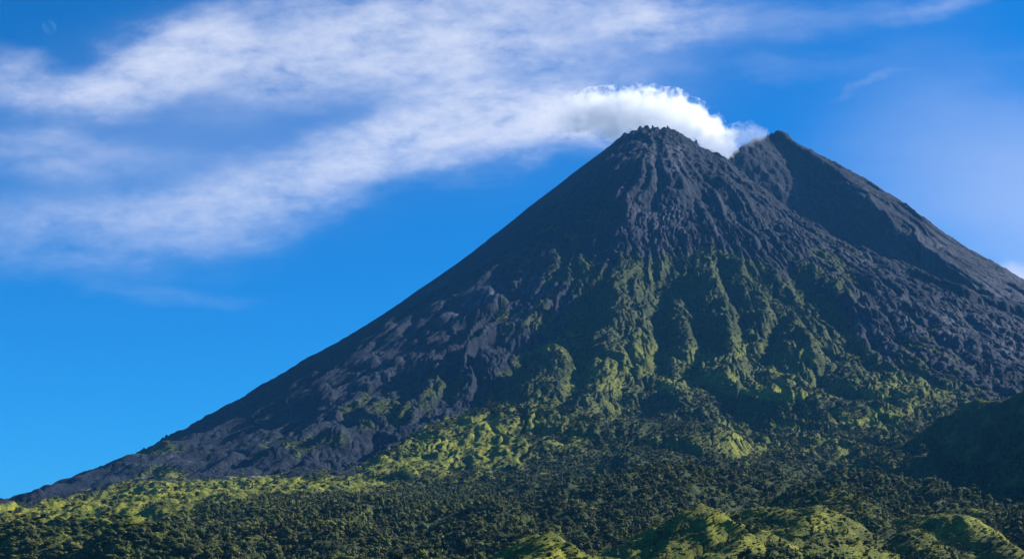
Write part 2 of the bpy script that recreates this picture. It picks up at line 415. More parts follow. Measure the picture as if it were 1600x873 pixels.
def set_attr(me, name, v):
    a = me.attributes.new(name, 'FLOAT', 'POINT'); a.data.foreach_set('value', np.ascontiguousarray(v, np.float32))

def set_fall(me, X, Y, ax, ay, used):
    """coordinates that run round and down the cone, for streaks along the fall line"""
    r = np.hypot(X - ax, Y - ay).ravel()[used]; th = np.arctan2(X - ax, -(Y - ay)).ravel()[used]
    a = me.attributes.new('fall', 'FLOAT_VECTOR', 'POINT')
    a.data.foreach_set('vector', np.stack([th * 1500, r * 0.10, 0 * r], -1).astype(np.float32).ravel())

# what grows where, traced on the chart (pixel outline -> the ground it falls on)
VEG_POLY = [(-900, 800), (-300, 800), (0, 786), (60, 785), (130, 769), (210, 752), (330, 748), (430, 742), (545, 742), (600, 702), (655, 676), (700, 650), (745, 632), (775, 600), (810, 560), (850, 535), (885, 528), (880, 500), (905, 455), (925, 430), (950, 415), (985, 395), (1035, 400), (1070, 395), (1100, 388), (1150, 392), (1180, 405), (1215, 425), (1260, 445), (1300, 470), (1330, 500), (1345, 535), (1380, 560), (1420, 575), (1450, 590), (1500, 612), (1560, 625), (1700, 640), (2600, 640), (2600, 1200), (-900, 1200)]
SPARSE = [(620, 640, 60, 34), (680, 610, 50, 30), (470, 690, 60, 22), (265, 735, 45, 14), (1290, 420, 60, 40), (1440, 560, 40, 50), (900, 420, 60, 50), (830, 500, 50, 30), (1500, 600, 70, 20), (230, 700, 90, 10), (560, 660, 40, 20)]
GRASS = [(880, 690, 60, 20, 0.55), (960, 585, 40, 40, 0.55), (1060, 600, 60, 14, 0.6), (1090, 560, 50, 16, 0.5), (1250, 560, 40, 30, 0.45), (1340, 655, 70, 16, 0.65), (1190, 700, 50, 18, 0.6), (1290, 690, 60, 20, 0.5), (840, 660, 80, 26, 0.6), (1060, 690, 70, 16, 0.45), (1400, 600, 50, 14, 0.6), (60, 792, 170, 16, 1.1), (240, 766, 140, 18, 1.2), (150, 800, 120, 22, 1.0), (430, 754, 190, 16, 1.1), (620, 725, 130, 20, 0.8), (720, 695, 110, 30, 0.9), (760, 665, 70, 18, 0.9), (660, 690, 80, 10, 0.8),
         (780, 720, 60, 25, 0.7), (1130, 590, 50, 20, 0.6), (1190, 613, 60, 8, 1.0), (1240, 620, 60, 7, 1.0), (1300, 600, 60, 14, 0.4), (1390, 618, 50, 9, 0.9), (1380, 645, 40, 8, 0.7), (1430, 635, 30, 8, 0.7), (1150, 690, 26, 30, 0.9), (1165, 708, 20, 10, 0.8),
         (1160, 545, 25, 20, 0.6), (1230, 590, 60, 20, 0.5), (1000, 560, 30, 40, 0.5), (930, 590, 30, 30, 0.5), (870, 545, 50, 30, 0.3), (960, 640, 40, 30, 0.3), (1320, 710, 25, 30, 0.5), (1220, 670, 40, 10, 0.5),
         (850, 640, 80, 20, 0.3), (900, 600, 15, 20, 0.6), (1470, 610, 40, 14, 0.5), (100, 850, 120, 30, 0.3), (20, 840, 80, 30, 0.35), (480, 790, 120, 30, 0.3)]
CLEAR = [(60, 797, 220, 24, 1.3), (250, 770, 170, 26, 1.3), (110, 835, 220, 60, 1.2), (430, 757, 210, 22, 1.2), (640, 715, 140, 38, 0.9), (740, 680, 120, 38, 0.9)]
ASH = [(1045, 255, 30, 22, 0.9), (1015, 225, 22, 18, 0.5), (1055, 235, 16, 12, 0.8), (1035, 330, 16, 50, 0.65), (1060, 330, 12, 30, 0.5), (1000, 350, 30, 40, 0.3), (760, 455, 26, 18, 0.9), (742, 472, 22, 10, 0.8), (835, 455, 16, 18, 0.8), (815, 485, 40, 18, 0.5), (860, 495, 50, 22, 0.45), (700, 490, 20, 9, 0.7),
       (405, 635, 10, 3, 1.0), (635, 535, 8, 5, 0.9), (600, 560, 60, 30, 0.2), (270, 716, 25, 6, 0.5), (1345, 510, 14, 28, 0.8), (1470, 510, 130, 22, 0.65), (1560, 545, 90, 22, 0.75), (1420, 490, 50, 25, 0.4), (1390, 560, 30, 8, 0.5), (1310, 400, 60, 40, 0.3), (1250, 360, 40, 30, 0.3), (1030, 290, 60, 60, 0.15), (690, 450, 60, 20, 0.25), (1150, 300, 40, 30, 0.25), (480, 655, 60, 14, 0.2)]
def blobs(px, py, L, seed, wob=14):
    a = px + wob * fbm(px / 40, py / 40, 3, seed); b = py + wob * 0.6 * fbm(px / 40, py / 40, 3, seed + 9)
    s = np.zeros(px.shape, np.float32)
    for t in L:
        w = t[4] if len(t) > 4 else 1.0
        s = np.maximum(s, w * np.exp(-(((a - t[0]) / t[2]) ** 2 + ((b - t[1]) / t[3]) ** 2)))
    return s
def ground_masks(X, Y, Z):
    px = 800 + F * X / Y; py = HZ - F * Z / Y
    n = fbm(X / 70, Y / 70, 4, 301)
    wx = px + 9 * fbm(X / 60, Y / 60, 3, 311); wy = py + 9 * fbm(X / 60, Y / 60, 3, 321)
    veg = poly_mask(wx, wy, VEG_POLY, 16)
    veg = np.clip(veg * 1.5 - 0.25 + 0.25 * n, 0, 1)
    veg = np.maximum(veg, np.clip(blobs(px, py, SPARSE, 331) * 0.9 + 0.7 * n - 0.15, 0, 0.85) * (blobs(px, py, SPARSE, 331) > 0.08))
    grass = np.clip(blobs(px, py, GRASS, 341) * 1.25 + 0.30 * fbm(X / 30, Y / 30, 4, 351) * 1.0 - 0.05, 0, 1)
    ash = np.clip(blobs(px, py, ASH, 361) * (0.75 + 0.9 * fbm(X / 25, Y / 25, 4, 371)), 0, 1)
    return px, py, veg, grass, ash

def fan(cols_px, ys):
    u = (cols_px - 800) / F
    YY, UU = np.meshgrid(ys, u, indexing='ij')
    return UU * YY, YY

cols = np.concatenate([np.arange(-480, -40, 5.0), np.arange(-40, 1640, 1.25), np.arange(1640, 2060, 5.0)])
rows = np.concatenate([np.arange(720, 1500, 6.0), np.arange(1500, 6160, 4.2), np.arange(6160, 6900, 12.0)])
X, Y = fan(cols, rows)
Z = sample(X, Y); Z = detail_height(X, Y, Z); Z = spires(X, Y, Z)
PXg, PYg, VEG, GRS, ASHM = ground_masks(X, Y, Z)

# ------------------------------------------------------------------ materials
def mat(name):
    m = bpy.data.materials.new(name); m.use_nodes = True
    m.node_tree.nodes.clear()
    return m, NT(m.node_tree)
def finish(N, shader, volume=None):
    o = N.n('ShaderNodeOutputMaterial')
    if shader is not None: N.t.links.new(shader, o.inputs['Surface'])
    if volume is not None: N.t.links.new(volume, o.inputs['Volume'])
def principled(N, col, rough=0.9, normal=None, spec=0.2):
    p = N.n('ShaderNodeBsdfPrincipled'); N.put(p.inputs['Base Color'], col); N.put(p.inputs['Roughness'], rough)
    p.inputs['Specular IOR Level'].default_value = spec
    if normal is not None: N.put(p.inputs['Normal'], normal)
    return p.outputs[0]
def attr(N, name):
    a = N.n('ShaderNodeAttribute', attribute_name=name); return a.outputs['Fac']

def terrain_material(name, use_masks=True):
    m, N = mat(name)
    g = N.n('ShaderNodeNewGeometry'); P = g.outputs['Position']
    big = N.noise(P, 0.010, 5, 0.6); mid = N.noise(P, 0.05, 5, 0.65); fine = N.noise(P, 0.22, 4, 0.7)
    rock = N.mix(N.step(mid, 0.35, 0.68), (0.007, 0.012, 0.022, 1), (0.018, 0.027, 0.044, 1))
    rock = N.mix(N.step(big, 0.45, 0.7, 0, 0.45), rock, (0.026, 0.027, 0.040, 1))
    fa = N.n('ShaderNodeAttribute', attribute_name='fall').outputs['Vector']
    st = N.noise(fa, 0.035, 5, 0.68)
    rock = N.mix(N.step(st, 0.52, 0.72, 0, 0.75), rock, (0.045, 0.052, 0.072, 1))
    rock = N.mix(N.step(st, 0.48, 0.30, 0, 0.7), rock, (0.006, 0.009, 0.016, 1))
    speck = N.step(N.noise(P, 0.11, 3, 0.8), 0.66, 0.78, 0, 0.7)
    rock = N.mix(speck, rock, (0.14, 0.15, 0.17, 1))
    ash = attr(N, 'ash')
    pale = N.mix(mid, (0.080, 0.084, 0.105, 1), (0.22, 0.21, 0.235, 1))
    rock = N.mix(N.math('MULTIPLY', N.math('MULTIPLY', ash, N.step(fine, 0.3, 0.6, 0.35, 1.0)), N.step(N.noise(fa, 0.06, 4, 0.6), 0.40, 0.60, 0.12, 1.0)), rock, pale)
    leaf = N.mix(N.step(fine, 0.35, 0.7), (0.018, 0.032, 0.011, 1), (0.055, 0.078, 0.023, 1))
    leaf = N.mix(N.step(big, 0.4, 0.7, 0, 0.5), leaf, (0.066, 0.078, 0.025, 1))
    gr = N.mix(N.step(mid, 0.35, 0.65), (0.10, 0.135, 0.018, 1), (0.29, 0.285, 0.034, 1))
    green = N.mix(N.math('MULTIPLY', attr(N, 'grass'), N.step(fine, 0.25, 0.6, 0.45, 1.0)), leaf, gr)
    veg = N.step(N.math('ADD', attr(N, 'veg'), N.math('MULTIPLY_ADD', fine, 0.9, -0.45)), 0.3, 0.65)
    col = N.mix(veg, rock, green)
    b = N.n('ShaderNodeBump'); b.inputs['Strength'].default_value = 0.9; b.inputs['Distance'].default_value = 5.0
    hgt = N.math('ADD', N.math('MULTIPLY', N.noise(P, 0.13, 6, 0.72), 1.0), N.math('MULTIPLY', N.noise(fa, 0.05, 5, 0.65), 1.2))
    N.put(b.inputs['Height'], hgt)
    finish(N, principled(N, col, 0.92, b.outputs[0], 0.15))
    return m
M_TERRAIN = terrain_material('volcanic_rock_and_scrub')

# split the fan: the mountain proper, and the wooded foreland before it
split_px = np.array([-500, 0, 130, 330, 530, 565, 600, 650, 700, 760, 800, 900, 1000, 1150, 1300, 1420, 1500, 1600, 2060])
split_Y = np.array([2780, 2780, 2815, 2895, 2955, 3015, 3110, 3230, 3340, 3420, 3400, 3250, 3200, 3180, 3050, 2750, 2700, 2650, 2500])
ysp = np.interp(cols, split_px, split_Y)
fy = Y[:-1, :-1]
front = fy < ysp[None, :-1]
def terrain_object(name, keep, label, cat):
    me, used = make_grid_mesh(name, X, Y, Z, keep)
    for k, a in (('veg', VEG), ('grass', GRS), ('ash', ASHM)): set_attr(me, k, a.ravel()[used])
    set_fall(me, X, Y, AX, AY, used)
    me.materials.append(M_TERRAIN)
    o = link(bpy.data.objects.new(name, me)); tag(o, label, cat, kind='structure'); return o
mountain = terrain_object('mountain', ~front, 'dark volcanic cone with a craggy summit and green gullied lower flank', 'volcano')
foreland = terrain_object('hills', front, 'wooded foreland slope with a bright grassy crest at the foot of the volcano', 'hillside')

# plain far round about, reaching the horizon
def plain():
    us = np.linspace(-1, 1, 81); s = np.sign(us) * np.abs(us) ** 2.2
    PX, PY = np.meshgrid(s * 60000, s * 60000 + 3000)
    z, r, th = base_cone(PX, PY)
    zz = -70 - 25 * sstep(np.hypot(PX, PY - 3000), 4000, 20000)
    infan = (PY > 500) & (PY < 7200) & (np.abs(PX) < 3300)
    zz = np.where(infan, zz - 60, np.where(np.hypot(PX, PY) > 600, np.minimum(np.maximum(zz, z - 40), 500), zz))
    me, used = make_grid_mesh('ground', PX, PY, zz)
    set_attr(me, 'veg', np.ones(len(used))); set_attr(me, 'grass', np.full(len(used), 0.3)); set_attr(me, 'ash', np.zeros(len(used)))
    me.materials.append(M_TERRAIN)
    tag(link(bpy.data.objects.new('ground', me)), 'green plain stretching away around the mountain', 'ground', kind='structure')
plain()

# ------------------------------------------------------------------ the second peak behind
def rear_peak():
    D = 6700.0
    bx, by = (1211 - 800) / F * D, D; bz = (HZ - 203) / F * D
    c = np.concatenate([np.arange(1080, 1660, 1.3), np.arange(1660, 2500, 6.0)]); r_ = np.concatenate([np.arange(5300, 6900, 5.0), np.arange(6900, 7700, 14.0)])
    XX, YY = fan(c, r_)
    dx, dy = XX - bx, YY - by
    r = np.hypot(dx, dy); th = np.arctan2(dx, -dy)
    s = D / F
    pr = np.array([0, 8, 22, 30, 60, 90, 160, 230, 290, 390, 520, 700, 900, 1200]) * s
    pz = np.array([0, -3, -10, -22, -43, -64, -118, -167, -216, -292, -375, -470, -560, -650]) * s
    z = bz + np.interp(r, pr, pz)
    q = th + 0.12 * fbm(XX / 300, YY / 300, 3, 401) + 0.00012 * r
    am = sstep(r, 40, 500)
    z = z + am * (32 * (np.abs(perlin(q * 6, r / 900, 403)) - .3) + 24 * (np.abs(perlin(q * 15, r / 800, 407)) - .3) + 5 * (np.abs(perlin(q * 40, r / 500, 409)) - .3))
    z = z + 6 * fbm(XX / 90, YY / 90, 4, 413) + 3 * (0.3 - np.abs(perlin(XX / 26, YY / 26, 411))) + 2.4 * fbm(XX / 12, YY / 12, 3, 415)
    crest = [((p - 800) / F * d, d) for p, d in ((1206, 6760), (1214, 6690), (1240, 6610), (1282, 6490), (1312, 6360), (1355, 6160), (1420, 5900))]
    dist, side, _, _ = seg_dist(XX + 14 * fbm(XX / 90, YY / 90, 3, 423), YY + 14 * fbm(XX / 90, YY / 90, 3, 425), crest)
    z = z - np.where(side < 0, 1.0 * np.minimum(dist, 260) * sstep(dist, -40, 60), 0)
    # shoulder of the old crater rim to the left
    W = [((p - 800) / F * d, d, (HZ - y) / F * d) for p, y, d in ((1206, 208, 6690), (1195, 214, 6640), (1180, 217, 6590), (1160, 228, 6540), (1140, 243, 6500), (1115, 262, 6460))]
    dist, side, zc, _ = seg_dist(XX, YY, W, [w[2] for w in W])
    z = smax(z, zc - dist * np.where(side < 0, 1.5, 1.0) + 7 * fbm(XX / 34, YY / 34, 4, 421), 6)
    # crag on the very top
    z = z + np.exp(-(r / 40) ** 2) * 10 * perlin(XX / 9, YY / 9, 431)
    zb, _, _ = base_cone(XX, YY)
    keepv = z > sample(XX, YY) - 60
    kf = keepv[:-1, :-1] | keepv[1:, 1:]
    px = 800 + F * XX / YY; py = HZ - F * z / YY
    me, used = make_grid_mesh('mountain', XX, YY, z, kf)
    ash = blobs(px, py, [(1550, 440, 90, 22, 0.5), (1580, 480, 60, 30, 0.7), (1430, 400, 60, 25, 0.35), (1340, 300, 30, 20, 0.3), (1240, 300, 14, 22, 0.35), (1190, 240, 30, 20, 0.3), (1470, 380, 60, 20, 0.4)], 441) * (0.8 + 0.9 * fbm(XX / 30, YY / 30, 4, 443))
    set_attr(me, 'veg', np.zeros(len(used))); set_attr(me, 'grass', np.zeros(len(used))); set_attr(me, 'ash', np.clip(ash, 0, 1).ravel()[used])
    set_fall(me, XX, YY, bx, by, used); me.materials.append(M_TERRAIN)
    tag(link(bpy.data.objects.new('mountain', me)), 'bare dark second peak rising behind the right shoulder of the cone', 'mountain', kind='structure')
rear_peak()

# ------------------------------------------------------------------ hills in front
HILLS = []
def hill(label, cat, crests, cell, pad, seed, grass_amt, dens=0.2, rough=1.0, ground=sample):
    """crests: list of (points (px, py, distance), slope on the left/front, slope on the right/back, rounding)"""
    W = [([((p - 800) / F * d, d, (HZ - y) / F * d) for p, y, d in c[0]], c[1], c[2], c[3]) for c in crests]
    ax = [p[0] for w in W for p in w[0]]; ay = [p[1] for w in W for p in w[0]]
    xs = np.arange(min(ax) - pad, max(ax) + pad, cell); ys = np.arange(min(ay) - pad, max(ay) + pad, cell)
    XX, YY = np.meshgrid(xs, ys)
    qx = XX + 9 * rough * fbm(XX / 60, YY / 60, 3, seed); qy = YY + 9 * rough * fbm(XX / 60, YY / 60, 3, seed + 5)
    z = None
    for pts, s0, s1, rd in W:
        d, side, zc, _ = seg_dist(qx, qy, pts, [p[2] for p in pts])
        s = np.where(side > 0, s1, s0)
        # measured towards either side the slope eases a little with distance
        zz = zc - s * (np.sqrt(d * d + rd * rd) - rd)
        z = zz if z is None else smax(z, zz, 5)
    z = z + rough * (5 * fbm(XX / 55, YY / 55, 4, seed + 11) + 1.6 * fbm(XX / 14, YY / 14, 3, seed + 13))
    g = ground(XX, YY)
    kv = z > g - 12
    kf = kv[:-1, :-1] | kv[1:, 1:] | kv[1:, :-1] | kv[:-1, 1:]
    me, used = make_grid_mesh('hill', XX, YY, z, kf)
    gr = np.clip(grass_amt + 0.55 * fbm(XX / 50, YY / 50, 4, seed + 21), 0, 1)
    set_attr(me, 'veg', np.ones(len(used))); set_attr(me, 'grass', gr.ravel()[used]); set_attr(me, 'ash', np.zeros(len(used)))
    me.materials.append(M_TERRAIN)
    o = link(bpy.data.objects.new('hill', me)); tag(o, label, cat, kind='structure')
    HILLS.append((xs, ys, np.where(kv, z, -1e4), gr, cell, dens))
    return o
hill('small bright green grassy hilltop poking up at the bottom edge', 'hill',
     [([(845,842,960),(868,834,950),(885,846,930),(905,875,900),(915,900,880)], 0.65, 0.8, 4), ([(868,834,950),(845,858,900),(820,885,870)], 0.5, 0.6, 5)], 2.0, 130, 501, 0.85, 0.2)
hill('bright grassy knoll with dark bushes at the bottom centre right', 'hill',
     [([(1050,808,1250),(1075,795,1245),(1096,788,1240),(1130,797,1225),(1165,812,1210),(1190,828,1190),(1225,852,1160),(1262,885,1120)], 0.55, 0.58, 7), ([(1190,828,1190),(1160,842,1150),(1130,858,1110),(1095,885,1080)], 0.55, 0.75, 7)], 2.2, 170, 521, 0.72, 0.4)
hill('long green ridge sloping down to the right behind the grassy knoll', 'hill',
     [([(1150,800,1370),(1178,790,1365),(1205,786,1360),(1240,789,1350),(1272,790,1340),(1300,808,1320),(1335,836,1290),(1375,880,1250)], 0.48, 0.8, 7), ([(1272,790,1340),(1262,815,1280),(1240,840,1230)], 0.5, 0.6, 10)], 2.4, 170, 541, 0.62, 0.3)
hill('bushy rounded green spur beside the dark hollow', 'hill',
     [([(1262,762,1680),(1300,766,1650),(1338,776,1610),(1362,798,1560),(1374,825,1510),(1385,870,1460)], 0.5, 0.75, 12)], 2.6, 200, 561, 0.25, 0.8)
hill('round scrubby knob rising from the dark hollow at the bottom right', 'hill',
     [([(1432,828,1330),(1450,836,1310),(1462,856,1290),(1470,885,1260)], 0.55, 0.8, 12)], 2.4, 130, 581, 0.4, 0.6)
hill('green ridge with a lit crest falling to the bottom right corner', 'hill',
     [([(1400,812,1560),(1440,806,1540),(1480,798,1520),(1500,806,1490),(1530,832,1450),(1570,858,1410),(1640,890,1370)], 0.5, 0.6, 10)], 2.4, 170, 601, 0.6, 0.35)
hill('pale green shoulder behind the lit ridge at the right edge', 'hill',
     [([(1490,797,1750),(1525,797,1730),(1560,803,1700),(1590,824,1660),(1640,850,1610),(1700,880,1580)], 0.5, 0.6, 14)], 2.8, 190, 621, 0.55, 0.4)
hill('steep dark hill wholly in shadow at the right edge', 'hill',
     [(DARK, 1.15, 0.5, 12)], 6.0, 520, 641, 0.0, 0.8, 1.4)

def top_height(X, Y):
    z = sample(X, Y); z = detail_height(X, Y, z); which = np.full(X.shape, -1)
    for k, (xs, ys, hz, gr, cell, dens) in enumerate(HILLS):
        ix = np.round((X - xs[0]) / cell).astype(int); iy = np.round((Y - ys[0]) / cell).astype(int)
        ok = (ix >= 0) & (iy >= 0) & (ix < len(xs)) & (iy < len(ys))
        hv = np.where(ok, hz[np.clip(iy, 0, len(ys) - 1), np.clip(ix, 0, len(xs) - 1)], -1e4)
        m = hv > z; z = np.where(m, hv, z); which = np.where(m, k, which)
    return z, which

# ------------------------------------------------------------------ trees
def leaf_material(name, dark, light, dry):
    m, N = mat(name)
    oi = N.n('ShaderNodeObjectInfo'); g = N.n('ShaderNodeNewGeometry')
    f = N.noise(g.outputs['Position'], 0.55, 3, 0.7)
    c = N.mix(N.step(f, 0.32, 0.7), dark, light)
    c = N.mix(N.step(N.noise(oi.outputs['Location'], 0.006, 4, 0.6), 0.40, 0.64, 0, 0.8), c, dry)
    v = N.math('MULTIPLY_ADD', N.math('POWER', oi.outputs['Random'], 1.6), 1.3, 0.6)
    hs = N.n('ShaderNodeHueSaturation'); N.put(hs.inputs['Color'], c); N.put(hs.inputs['Value'], v)
    N.put(hs.inputs['Hue'], N.math('MULTIPLY_ADD', oi.outputs['Random'], -0.03, 0.515))
    p = principled(N, hs.outputs[0], 0.75, None, 0.25)
    tr = N.n('ShaderNodeBsdfTranslucent'); N.put(tr.inputs[0], hs.outputs[0])
    mx = N.n('ShaderNodeMixShader'); mx.inputs[0].default_value = 0.35
    N.t.links.new(p, mx.inputs[1]); N.t.links.new(tr.outputs[0], mx.inputs[2])
    finish(N, mx.outputs[0]); return m
M_LEAF = leaf_material('foliage', (0.038, 0.058, 0.016, 1), (0.085, 0.112, 0.028, 1), (0.12, 0.128, 0.030, 1))
M_BUSH = leaf_material('scrub_foliage', (0.036, 0.054, 0.013, 1), (0.095, 0.120, 0.024, 1), (0.14, 0.135, 0.030, 1))
M_GRASSBUSH = leaf_material('grass_tussock', (0.13, 0.16, 0.020, 1), (0.28, 0.29, 0.034, 1), (0.34, 0.30, 0.045, 1))
_m, _N = mat('bark'); _g = _N.n('ShaderNodeNewGeometry')
finish(_N, principled(_N, _N.mix(_N.noise(_g.outputs['Position'], 1.5, 3), (0.06, 0.05, 0.04, 1), (0.20, 0.18, 0.15, 1)), 0.9))
M_BARK = _m

import bmesh
from mathutils import Matrix, noise as mnoise
def lump(bm, c, rad, seed, sub=1, squash=0.8):
    r = bmesh.ops.create_icosphere(bm, subdivisions=sub, radius=1.0)
    o = Vector((seed * 3.1, seed * 1.7, seed * 0.9))
    for v in r['verts']:
        d = v.co.normalized()
        k = 1.0 + 0.55 * mnoise.noise(d * 1.7 + o) + 0.25 * mnoise.noise(d * 4.5 + o)
        v.co = Vector(c) + Vector((d.x * rad * k, d.y * rad * k, d.z * rad * k * squash))
def leaves(bm, c, rad, n, size, rnd, squash=0.8):
    for _ in range(n):
        d = Vector((rnd.gauss(0, 1), rnd.gauss(0, 1), rnd.gauss(0, 1))).normalized()
        p = Vector(c) + Vector((d.x, d.y, d.z * squash)) * rad * rnd.uniform(0.85, 1.25)
        a = Vector((rnd.gauss(0, 1), rnd.gauss(0, 1), rnd.gauss(0, 1))).normalized(); b = a.cross(d)
        if b.length < 1e-3: continue
        b.normalize(); s = size * rnd.uniform(0.6, 1.4)
        vs = [bm.verts.new(p + a * s), bm.verts.new(p + b * s * 0.7), bm.verts.new(p - a * s), bm.verts.new(p - b * s * 0.7)]
        bm.faces.new(vs)
def to_mesh(bm, name, m):
    me = bpy.data.meshes.new(name); bm.to_mesh(me); bm.free(); me.materials.append(m); return me
def crown_mesh(kind, seed, m):
    rnd = random.Random(seed); bm = bmesh.new()
    if kind == 'round':                                   # unit tree: 1 tall; crown from 0.25 to 1
        for i in range(9):
            a = rnd.uniform(0, 6.28); q = rnd.uniform(0.05, 0.27); z = rnd.uniform(0.38, 0.84)
            c = (math.cos(a) * q, math.sin(a) * q, z); rd = rnd.uniform(0.11, 0.19)
            lump(bm, c, rd, seed + i); leaves(bm, c, rd, 26, 0.045, rnd)
    elif kind == 'tall':
        for i in range(9):
            z = 0.25 + 0.70 * i / 8; w = 0.15 * (1.12 - z) + 0.03
            a = rnd.uniform(0, 6.28); c = (math.cos(a) * w * 0.7, math.sin(a) * w * 0.7, z)
            lump(bm, c, w * 0.9 + 0.02, seed + i, squash=1.2); leaves(bm, c, w + 0.02, 20, 0.035, rnd, 1.2)
    elif kind == 'spread':
        for i in range(10):
            a = rnd.uniform(0, 6.28); q = rnd.uniform(0.08, 0.40); z = 0.72 + rnd.uniform(-0.12, 0.14) - 0.35 * q
            c = (math.cos(a) * q, math.sin(a) * q, z); rd = rnd.uniform(0.11, 0.18)
            lump(bm, c, rd, seed + i, squash=0.6); leaves(bm, c, rd, 24, 0.045, rnd, 0.6)
    elif kind == 'bush':
        for i in range(6):
            a = rnd.uniform(0, 6.28); q = rnd.uniform(0.0, 0.45)
            c = (math.cos(a) * q, math.sin(a) * q, rnd.uniform(0.15, 0.6)); rd = rnd.uniform(0.22, 0.38)
            lump(bm, c, rd, seed + i); leaves(bm, c, rd, 14, 0.09, rnd)
    return to_mesh(bm, 'crown', m)
def trunk_mesh(kind, seed, m):
    rnd = random.Random(seed); bm = bmesh.new()
    def limb(a, b, r0, r1, n=6):
        a, b = Vector(a), Vector(b); d = (b - a).normalized(); s = d.orthogonal().normalized(); t = d.cross(s)
        ra = [bm.verts.new(a + (s * math.cos(k * 6.2832 / n) + t * math.sin(k * 6.2832 / n)) * r0) for k in range(n)]
        rb = [bm.verts.new(b + (s * math.cos(k * 6.2832 / n) + t * math.sin(k * 6.2832 / n)) * r1) for k in range(n)]
        for k in range(n): bm.faces.new((ra[k], ra[(k + 1) % n], rb[(k + 1) % n], rb[k]))
        bm.faces.new(rb)
    top = 0.9 if kind == 'tall' else 0.62
    limb((0, 0, -0.1), (0.01, 0.01, 0.33), 0.028, 0.021); limb((0.01, 0.01, 0.33), (0.0, 0.02, top), 0.021, 0.007)
    for i in range(5):
        a = i * 1.3 + rnd.uniform(0, 0.6); z = rnd.uniform(0.3, 0.5)
        q = 0.12 if kind == 'tall' else 0.26
        limb((0, 0.01, z), (math.cos(a) * q, math.sin(a) * q, z + 0.22), 0.012, 0.004, 5)
    return to_mesh(bm, 'trunk', m)
KINDS = [('round', 1), ('round', 2), ('tall', 3), ('spread', 4), ('round', 5), ('tall', 6)]
CROWNS = [crown_mesh(k, 10 * s, M_LEAF) for k, s in KINDS]
TRUNKS = [trunk_mesh(k, 10 * s, M_BARK) for k, s in KINDS]
def joined(cr, tr):
    bm = bmesh.new(); bm.from_mesh(cr); nf = len(bm.faces); bm.from_mesh(tr)
    bm.faces.ensure_lookup_table()
    for f in bm.faces[nf:]: f.material_index = 1
    me = bpy.data.meshes.new('tree'); bm.to_mesh(me); bm.free(); me.materials.append(M_LEAF); me.materials.append(M_BARK); return me
tree_protos = [bpy.data.objects.new('tree_kind', joined(c, t)) for c, t in zip(CROWNS, TRUNKS)]
M_SCRUB = leaf_material('mountain_scrub', (0.022, 0.036, 0.013, 1), (0.055, 0.078, 0.026, 1), (0.080, 0.086, 0.030, 1))
scrub_protos = [bpy.data.objects.new('scrub_kind', crown_mesh('bush', 300 + s, M_SCRUB)) for s in range(3)]
bush_protos = [bpy.data.objects.new('bush_kind', crown_mesh('bush', 100 + s, M_BUSH)) for s in range(3)]
tuss_protos = [bpy.data.objects.new('tussock_kind', crown_mesh('bush', 200 + s, M_GRASSBUSH)) for s in range(3)]

def scatter_object(name, P, S, RZ, K, protos, label, cat):
    """one object that stands copies of the prototypes on its points"""
    me = bpy.data.meshes.new(name); n = len(P)
    me.vertices.add(n); me.vertices.foreach_set('co', P.astype(np.float32).ravel())
    a = me.attributes.new('size', 'FLOAT_VECTOR', 'POINT'); a.data.foreach_set('vector', S.astype(np.float32).ravel())
    a = me.attributes.new('turn', 'FLOAT', 'POINT'); a.data.foreach_set('value', RZ.astype(np.float32))
    a = me.attributes.new('pick', 'INT', 'POINT'); a.data.foreach_set('value', K.astype(np.int32))
    o = link(bpy.data.objects.new(name, me)); tag(o, label, cat, kind='stuff')
    pc = bpy.data.collections.new(name + '_kinds')
    for i, p in enumerate(protos):
        p.name = '%02d_%s' % (i, p.name); pc.objects.link(p)
    ng = bpy.data.node_groups.new(name, 'GeometryNodeTree')
    ng.interface.new_socket('Geometry', in_out='INPUT', socket_type='NodeSocketGeometry')
    ng.interface.new_socket('Geometry', in_out='OUTPUT', socket_type='NodeSocketGeometry')
    nd = ng.nodes; L = ng.links
    gi, go = nd.new('NodeGroupInput'), nd.new('NodeGroupOutput')
    ci = nd.new('GeometryNodeCollectionInfo'); ci.inputs['Collection'].default_value = pc
    ci.inputs['Separate Children'].default_value = True; ci.inputs['Reset Children'].default_value = True
    m2p = nd.new('GeometryNodeMeshToPoints')
    iop = nd.new('GeometryNodeInstanceOnPoints'); iop.inputs['Pick Instance'].default_value = True
    def na(nm, t):
        x = nd.new('GeometryNodeInputNamedAttribute'); x.data_type = t; x.inputs['Name'].default_value = nm; return x.outputs['Attribute']
    cx = nd.new('ShaderNodeCombineXYZ'); L.new(na('turn', 'FLOAT'), cx.inputs[2])
    L.new(gi.outputs[0], m2p.inputs['Mesh']); L.new(m2p.outputs[0], iop.inputs['Points']); L.new(ci.outputs[0], iop.inputs['Instance'])
    L.new(na('pick', 'INT'), iop.inputs['Instance Index']); L.new(cx.outputs[0], iop.inputs['Rotation']); L.new(na('size', 'FLOAT_VECTOR'), iop.inputs['Scale'])
    L.new(iop.outputs[0], go.inputs[0])
    md = o.modifiers.new('scatter', 'NODES'); md.node_group = ng
    return o

def seed_points(n, y0, y1, pad=120):
    """even per unit area inside the fan"""
    Yv = np.sqrt(rng.uniform(y0 * y0, y1 * y1, n)); u = rng.uniform(-800 - pad, 800 + pad, n) / F
    return u * Yv, Yv

